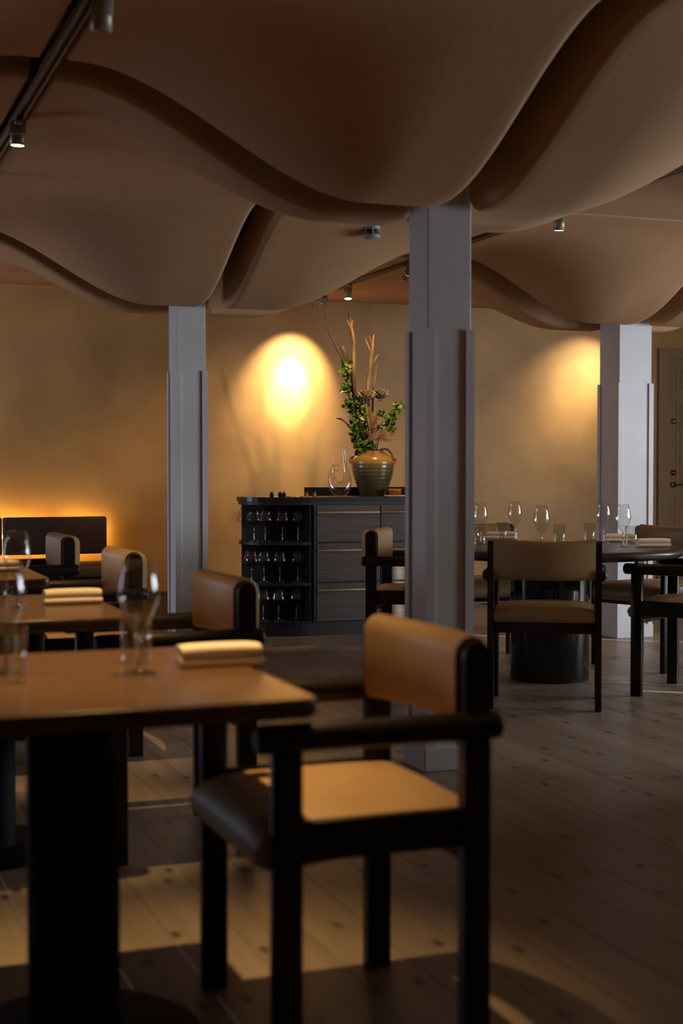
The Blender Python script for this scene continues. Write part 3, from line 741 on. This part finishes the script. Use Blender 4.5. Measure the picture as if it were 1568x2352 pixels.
for k in range(25):
    z_ = 0.005 + 0.235 * k / 24; t = k / 24
    prof.append((0.088 + 0.068 * math.sin(t * math.pi / 2) + 0.0016 * math.sin(k * 2.2), z_))
prof += [(0.157, 0.25), (0.152, 0.268), (0.138, 0.286), (0.112, 0.302), (0.088, 0.312), (0.080, 0.318), (0.083, 0.328), (0.078, 0.331), (0.072, 0.325), (0.074, 0.31), (0.07, 0.25), (0.0, 0.24)]
MB().lathe(prof, 48).build('body', M_VASE, e)
for sgn in (-1, 1):
    a = RT * sgn
    MB().tube(spline([a * 0.150 + Vector((0, 0, 0.238)), a * 0.165 + Vector((0, 0, 0.254)), a * 0.160 + Vector((0, 0, 0.276)), a * 0.136 + Vector((0, 0, 0.290))], 5), 0.009, n=10).build('lug_handle', M_VASE, e)

# ------------------------------------------------------------------ flower arrangement
def vp(x_, y_, dz=0.0): return hit(x_, y_, d=VD + dz)
M_BARK = mat('bark', (0.22, 0.12, 0.05), 0.85)
noisy(M_BARK, 26, (0.045, 0.025, 0.011), (0.26, 0.145, 0.06), stretch=(1, 1, 0.18), lo=0.38, hi=0.62, bump=1.0, bscale=55, bstretch=(1, 1, 0.3), dist=0.012)
M_BARKD = mat('dark_twig', (0.07, 0.04, 0.02), 0.8)
def branch(paths, mt, label):
    m = MB()
    for pts, r in paths:
        s_ = spline([vp(*p) for p in pts], 5); rr = [q_ * random.uniform(0.9, 1.1) for q_ in lerps(r, len(s_))]
        m.tube(s_, rr, n=9)
    tag(m.build('branch', mt), label, 'branch', 'bare branches in the vase')
branch([([(746, 726), (756, 762), (773, 800), (788, 830), (810, 900, .02), (838, 1000, .03), (850, 1062, .02)], [.003, .006, .007, .008, .007, .006])], M_BARKD, 'thin dark twig leaning out towards the light pool on the wall')
branch([([(785, 797, .03), (791, 812, .03), (800, 850, .03), (815, 920, .03), (838, 1000, .03), (852, 1062, .03)], [.017, .018, .017, .014, .012])], M_BARK, 'stout short cut branch wrapped in leaves')
branch([([(801, 719), (806, 750), (812, 790), (811, 845), (815, 895), (824, 940), (842, 1005), (854, 1062)], [.008, .012, .015, .016, .018, .018, .014]), ([(796, 735), (800, 743), (806, 752)], [.008, .009, .01]), ([(810, 735), (807, 748)], [.004, .006])], M_BARK, 'tallest bare branch in the vase')
branch([([(858, 768, -.03), (854, 800, -.03), (850, 840, -.03), (844, 900, -.03), (848, 980, -.02), (858, 1062)], [.006, .015, .0175, .016, .014]), ([(838, 776, -.03), (846, 797, -.03), (851, 808, -.03)], [.006, .007, .008]), ([(868, 815, -.03), (861, 826, -.03), (855, 835, -.03)], [.006, .008, .008]), ([(847, 772, -.03), (854, 790, -.03)], [.003, .004]), ([(863, 790, -.03), (855, 797, -.03)], [.003, .004])], M_BARK, 'thick forked bare branch with broken twigs at its tip')
branch([([(866, 838, .04), (861, 870, .04), (857, 905, .04), (854, 980, .04), (858, 1062, .03)], [.007, .008, .008, .007])], M_BARK, 'slim straight bare stick behind the artichokes')
branch([([(772, 961), (784, 963), (797, 974), (812, 993), (835, 1025), (850, 1060)], [.005, .006, .007, .007])], M_BARK, 'short bent twig low on the decanter side')
branch([([(850, 1055, -.05), (872, 1034, -.05), (889, 1032, -.05), (899, 1042, -.05), (904, 1055, -.05), (909, 1054, -.05)], [.006, .007, .008, .008, .009])], M_BARK, 'dry curved twig hooking over the vase rim')

M_LEAF = mat('leaf_green', (0.05, 0.11, 0.012), 0.45)
noisy(M_LEAF, 14, (0.028, 0.075, 0.007), (0.12, 0.22, 0.02), coord='World')
M_BERRY = mat('yellow_berry', (0.5, 0.36, 0.03), 0.4)
def leaf(m, p, size, up, tilt):
    """lobed leaf folded along its midrib"""
    lob = [(0, 0), (.30, .12), (.22, .28), (.52, .42), (.30, .52), (.40, .80), (.14, .72), (0, 1.0)]
    up = up.normalized(); side = up.cross(tilt).normalized(); nn = side.cross(up)
    vs = [p + size * (up * y_ + side * x_ * 1.05 + nn * abs(x_) * 0.35) for x_, y_ in lob] + [p + size * (up * y_ - side * x_ * 1.05 + nn * abs(x_) * 0.35) for x_, y_ in lob]
    n = len(lob)
    m.add(vs, [tuple(range(n)), tuple(range(n, 2 * n))[::-1]], False)
def rv(): return Vector((random.uniform(-1, 1), random.uniform(-1, 1), random.uniform(-1, 1)))
def leafy(stem_pts, clusters, label):
    e = empty('hawthorn_branch', vp(855, 1062), label=label, cat='leafy branch', group='leafy hawthorn branches in the vase')
    o = e.location.copy()
    m = MB(); m.tube([q_ - o for q_ in spline([vp(*p) for p in stem_pts], 5)], 0.004, n=6); m.build('stem', M_BARKD, e)
    m = MB(); b = MB()
    for x_, y_, r_, n_, nb in clusters:
        for k in range(int(n_ * 1.6)):
            a = random.uniform(0, 2 * math.pi); rr = r_ * math.sqrt(random.random())
            p = vp(x_ + rr * math.cos(a), y_ + rr * math.sin(a), random.uniform(-.07, .05)) - o
            leaf(m, p, random.uniform(.028, .048), rv() + Vector((0, 0, -0.15)), rv())
        for k in range(int(nb * 0.6)):
            a = random.uniform(0, 2 * math.pi); rr = r_ * math.sqrt(random.random())
            p = vp(x_ + rr * math.cos(a), y_ + rr * math.sin(a), random.uniform(-.1, -.04)) - o
            r0 = random.uniform(.0035, .0055)
            b.lathe([(0, -r0), (r0 * .8, -r0 * .6), (r0, 0), (r0 * .8, r0 * .6), (0, r0)], 6, c=p)
    tag(m.build('leaves', M_LEAF, e), 'small lobed green leaves', kind='stuff')
    tag(b.build('berries', M_BERRY, e), 'tiny yellow berries', kind='stuff')
leafy([(795, 828), (797, 860), (800, 900), (806, 940), (820, 990), (840, 1040), (855, 1062)],
      [(795, 838, 10, 14, 8), (793, 852, 9, 12, 6), (801, 880, 9, 10, 6), (795, 893, 9, 12, 8), (803, 903, 6, 7, 3)], 'leafy hawthorn sprig climbing the bare branches with two leaf tufts')
leafy([(805, 925), (815, 960), (825, 1000), (842, 1040), (855, 1062)],
      [(802, 930, 12, 26, 14), (818, 925, 10, 16, 14), (828, 945, 12, 24, 18), (815, 955, 12, 24, 10), (822, 975, 13, 28, 10), (833, 960, 9, 12, 6), (818, 995, 11, 26, 4), (832, 990, 10, 18, 4), (822, 1015, 11, 26, 3), (840, 1010, 12, 22, 6), (835, 1030, 11, 28, 2), (850, 1028, 12, 18, 4), (832, 1042, 7, 12, 0), (848, 1040, 12, 20, 2)], 'dense leafy hawthorn branch with yellow berries above the decanter')
leafy([(922, 920), (906, 945), (888, 968), (872, 1000), (860, 1062)],
      [(915, 932, 9, 14, 16), (903, 946, 8, 12, 10), (890, 958, 7, 8, 5), (876, 948, 5, 6, 2), (880, 976, 9, 14, 4), (895, 985, 8, 10, 3), (868, 985, 8, 10, 3), (903, 968, 5, 5, 2), (905, 958, 4, 4, 1)], 'leafy hawthorn branch with berries reaching behind the column')

# artichokes
M_ART = mat('artichoke_green', (0.2, 0.2, 0.09), 0.6)
noisy(M_ART, 25, (0.22, 0.13, 0.085), (0.19, 0.21, 0.09), lo=.4, hi=.6)
M_STEMG = mat('artichoke_stem', (0.16, 0.17, 0.035), 0.6)
bl = MB(); lob = [(-.006, 0), (-.013, .012), (-.012, .026), (0, .042), (.012, .026), (.013, .012), (.006, 0)]
bl.add([(x_, 0.06 * abs(x_), z_) for x_, z_ in lob] + [(x_ * .8, .005 + 0.06 * abs(x_), z_ * .96) for x_, z_ in lob], [tuple(range(7)), tuple(range(7, 14))[::-1]] + [(i, (i + 1) % 7, 7 + (i + 1) % 7, 7 + i) for i in range(7)])
M_ART2 = mat('artichoke_purple', (0.17, 0.08, 0.075), 0.6)
bm_ = {}
def artichoke(cx, cy, dz, sc, stem, label):
    c = vp(cx, cy, dz)
    e = empty('artichoke', c, label=label, cat='artichoke', group='artichoke heads in the arrangement')
    MB().tube([q_ - c for q_ in spline([vp(p[0], p[1], p[2] if len(p) > 2 else dz) for p in stem], 5)], lerps([.010, .0085, .008], 5 * (len(stem) - 1) + 1), n=10).build('stem', M_STEMG, e)
    MB().lathe([(0, -.02), (.02, -.018), (.03, -.004), (.026, .012), (.0, .02)], 16).build('heart', mat('artichoke_heart', (0.32, 0.12, 0.06), 0.7), e)
    for ring, (n, r, z, lean, s_) in enumerate(((9, .024, -.024, .80, 1.45), (9, .026, -.012, .58, 1.5), (8, .022, -.002, .38, 1.35), (6, .013, .006, .2, 1.15))):
        for k in range(n):
            key = ring > 1
            if key not in bm_:
                o = bl.build('bract', M_ART2 if key else M_ART, e); bm_[key] = o.data
            else:
                o = bpy.data.objects.new('bract', bm_[key]); COL.objects.link(o); o.parent = e
            a = 2 * math.pi * (k + .5 * ring) / n
            M = Matrix.Translation((r * sc * math.cos(a), r * sc * math.sin(a), z * sc)) @ Matrix.Rotation(a + math.pi / 2, 4, 'Z') @ Matrix.Rotation(lean + .1 * math.sin(k * 5), 4, 'X')
            o.matrix_local = M @ Matrix.Scale(s_ * sc, 4)
artichoke(840, 913, -.06, 1.05, [(840, 920), (842, 950), (848, 985), (852, 1060, 0)], 'larger artichoke head with orange centre, over the leaves')
artichoke(873, 909, -.03, .92, [(872, 918), (866, 945), (856, 972), (852, 1060, 0)], 'smaller artichoke head closer to the white column')

# pink spike and dried umbel
M_PINK = mat('pink_flower', (0.32, 0.07, 0.10), 0.7); M_DRY = mat('dried_pink_umbel', (0.42, 0.23, 0.14), 0.8)
e = empty('pink_flower_spike', vp(856, 1060), label='dark pink fluffy flower spike below the artichokes', cat='flower'); o0 = e.location.copy()
ax = [vp(866, 958, -.06), vp(858, 980, -.07), (vp(850, 1002, -.07)), vp(856, 1060, 0)]
MB().tube([q_ - o0 for q_ in spline(ax, 5)], 0.003, n=6).build('stem', M_STEMG, e)
m = MB()
for k in range(260):
    t = random.random(); p = ax[0].lerp(ax[2], t) - o0; w_ = .010 + .022 * t
    p = p + rv() * w_; r0 = .0035
    m.lathe([(0, -r0), (r0, 0), (0, r0)], 5, c=p)
tag(m.build('florets', M_PINK, e), 'tiny dark pink florets', kind='stuff')
e = empty('dried_umbel', vp(858, 1060), label='dried pale pink umbel of radiating stalks at the vase mouth', cat='flower'); o0 = e.location.copy()
c0 = vp(866, 1008, -.09)
MB().tube([c0 - o0, vp(862, 1035, -.05) - o0, Vector((0, 0, 0))], .004, n=6).build('stem', M_DRY, e)
m = MB()
for k in range(150):
    d_ = rv().normalized(); d_.z = abs(d_.z) * 1.0 - .25
    tip = c0 + d_ * random.uniform(.06, .12) + RT * .015; mid = c0.lerp(tip, .6) + rv() * .006
    m.tube([c0 - o0, mid - o0, tip - o0], [.0012, .001, .001], n=3, cap=False)
    for j in range(3):
        p = tip + rv() * .008 - o0; m.lathe([(0, -.0026), (.0026, 0), (0, .0026)], 4, c=p)
tag(m.build('stalks', M_DRY, e), 'fine radiating dried stalks', kind='stuff')

# ------------------------------------------------------------------ alarm device on the ceiling petal
best = None
for k in range(400):
    d_ = 5.6 + k * 0.006
    p = hit(853, 526, d=d_)
    q = abs(p.z - ceil_z(p.x, p.y))
    if best is None or q < best[0]: best = (q, p)
p = best[1]
e = empty('ceiling_alarm', (p.x, p.y, p.z + 0.012), label='small grey round alarm device with open slots hanging from the ceiling petal', cat='alarm')
r = 0.049
MB().lathe([(0, 0.02), (r, 0.02), (r, -.012), (r * .9, -.016), (0, -.016)], 32).build('mounting_ring', M_GREY, e)
MB().lathe([(0, -.016), (r * .62, -.016), (r * .62, -.045), (0, -.045)], 24).build('sounder', M_BLACKM, e)
MB().lathe([(0, -.044), (r * .95, -.044), (r, -.048), (r, -.058), (r * .8, -.066), (0, -.068)], 32).build('cap', M_GREY, e)
for k in range(6):
    a = k * math.pi / 3 + .3; x_, y_ = r * .9 * math.cos(a), r * .9 * math.sin(a)
    MB().box(x_ - .003, x_ + .003, y_ - .003, y_ + .003, -.046, -.014).build('post', M_GREY, e)
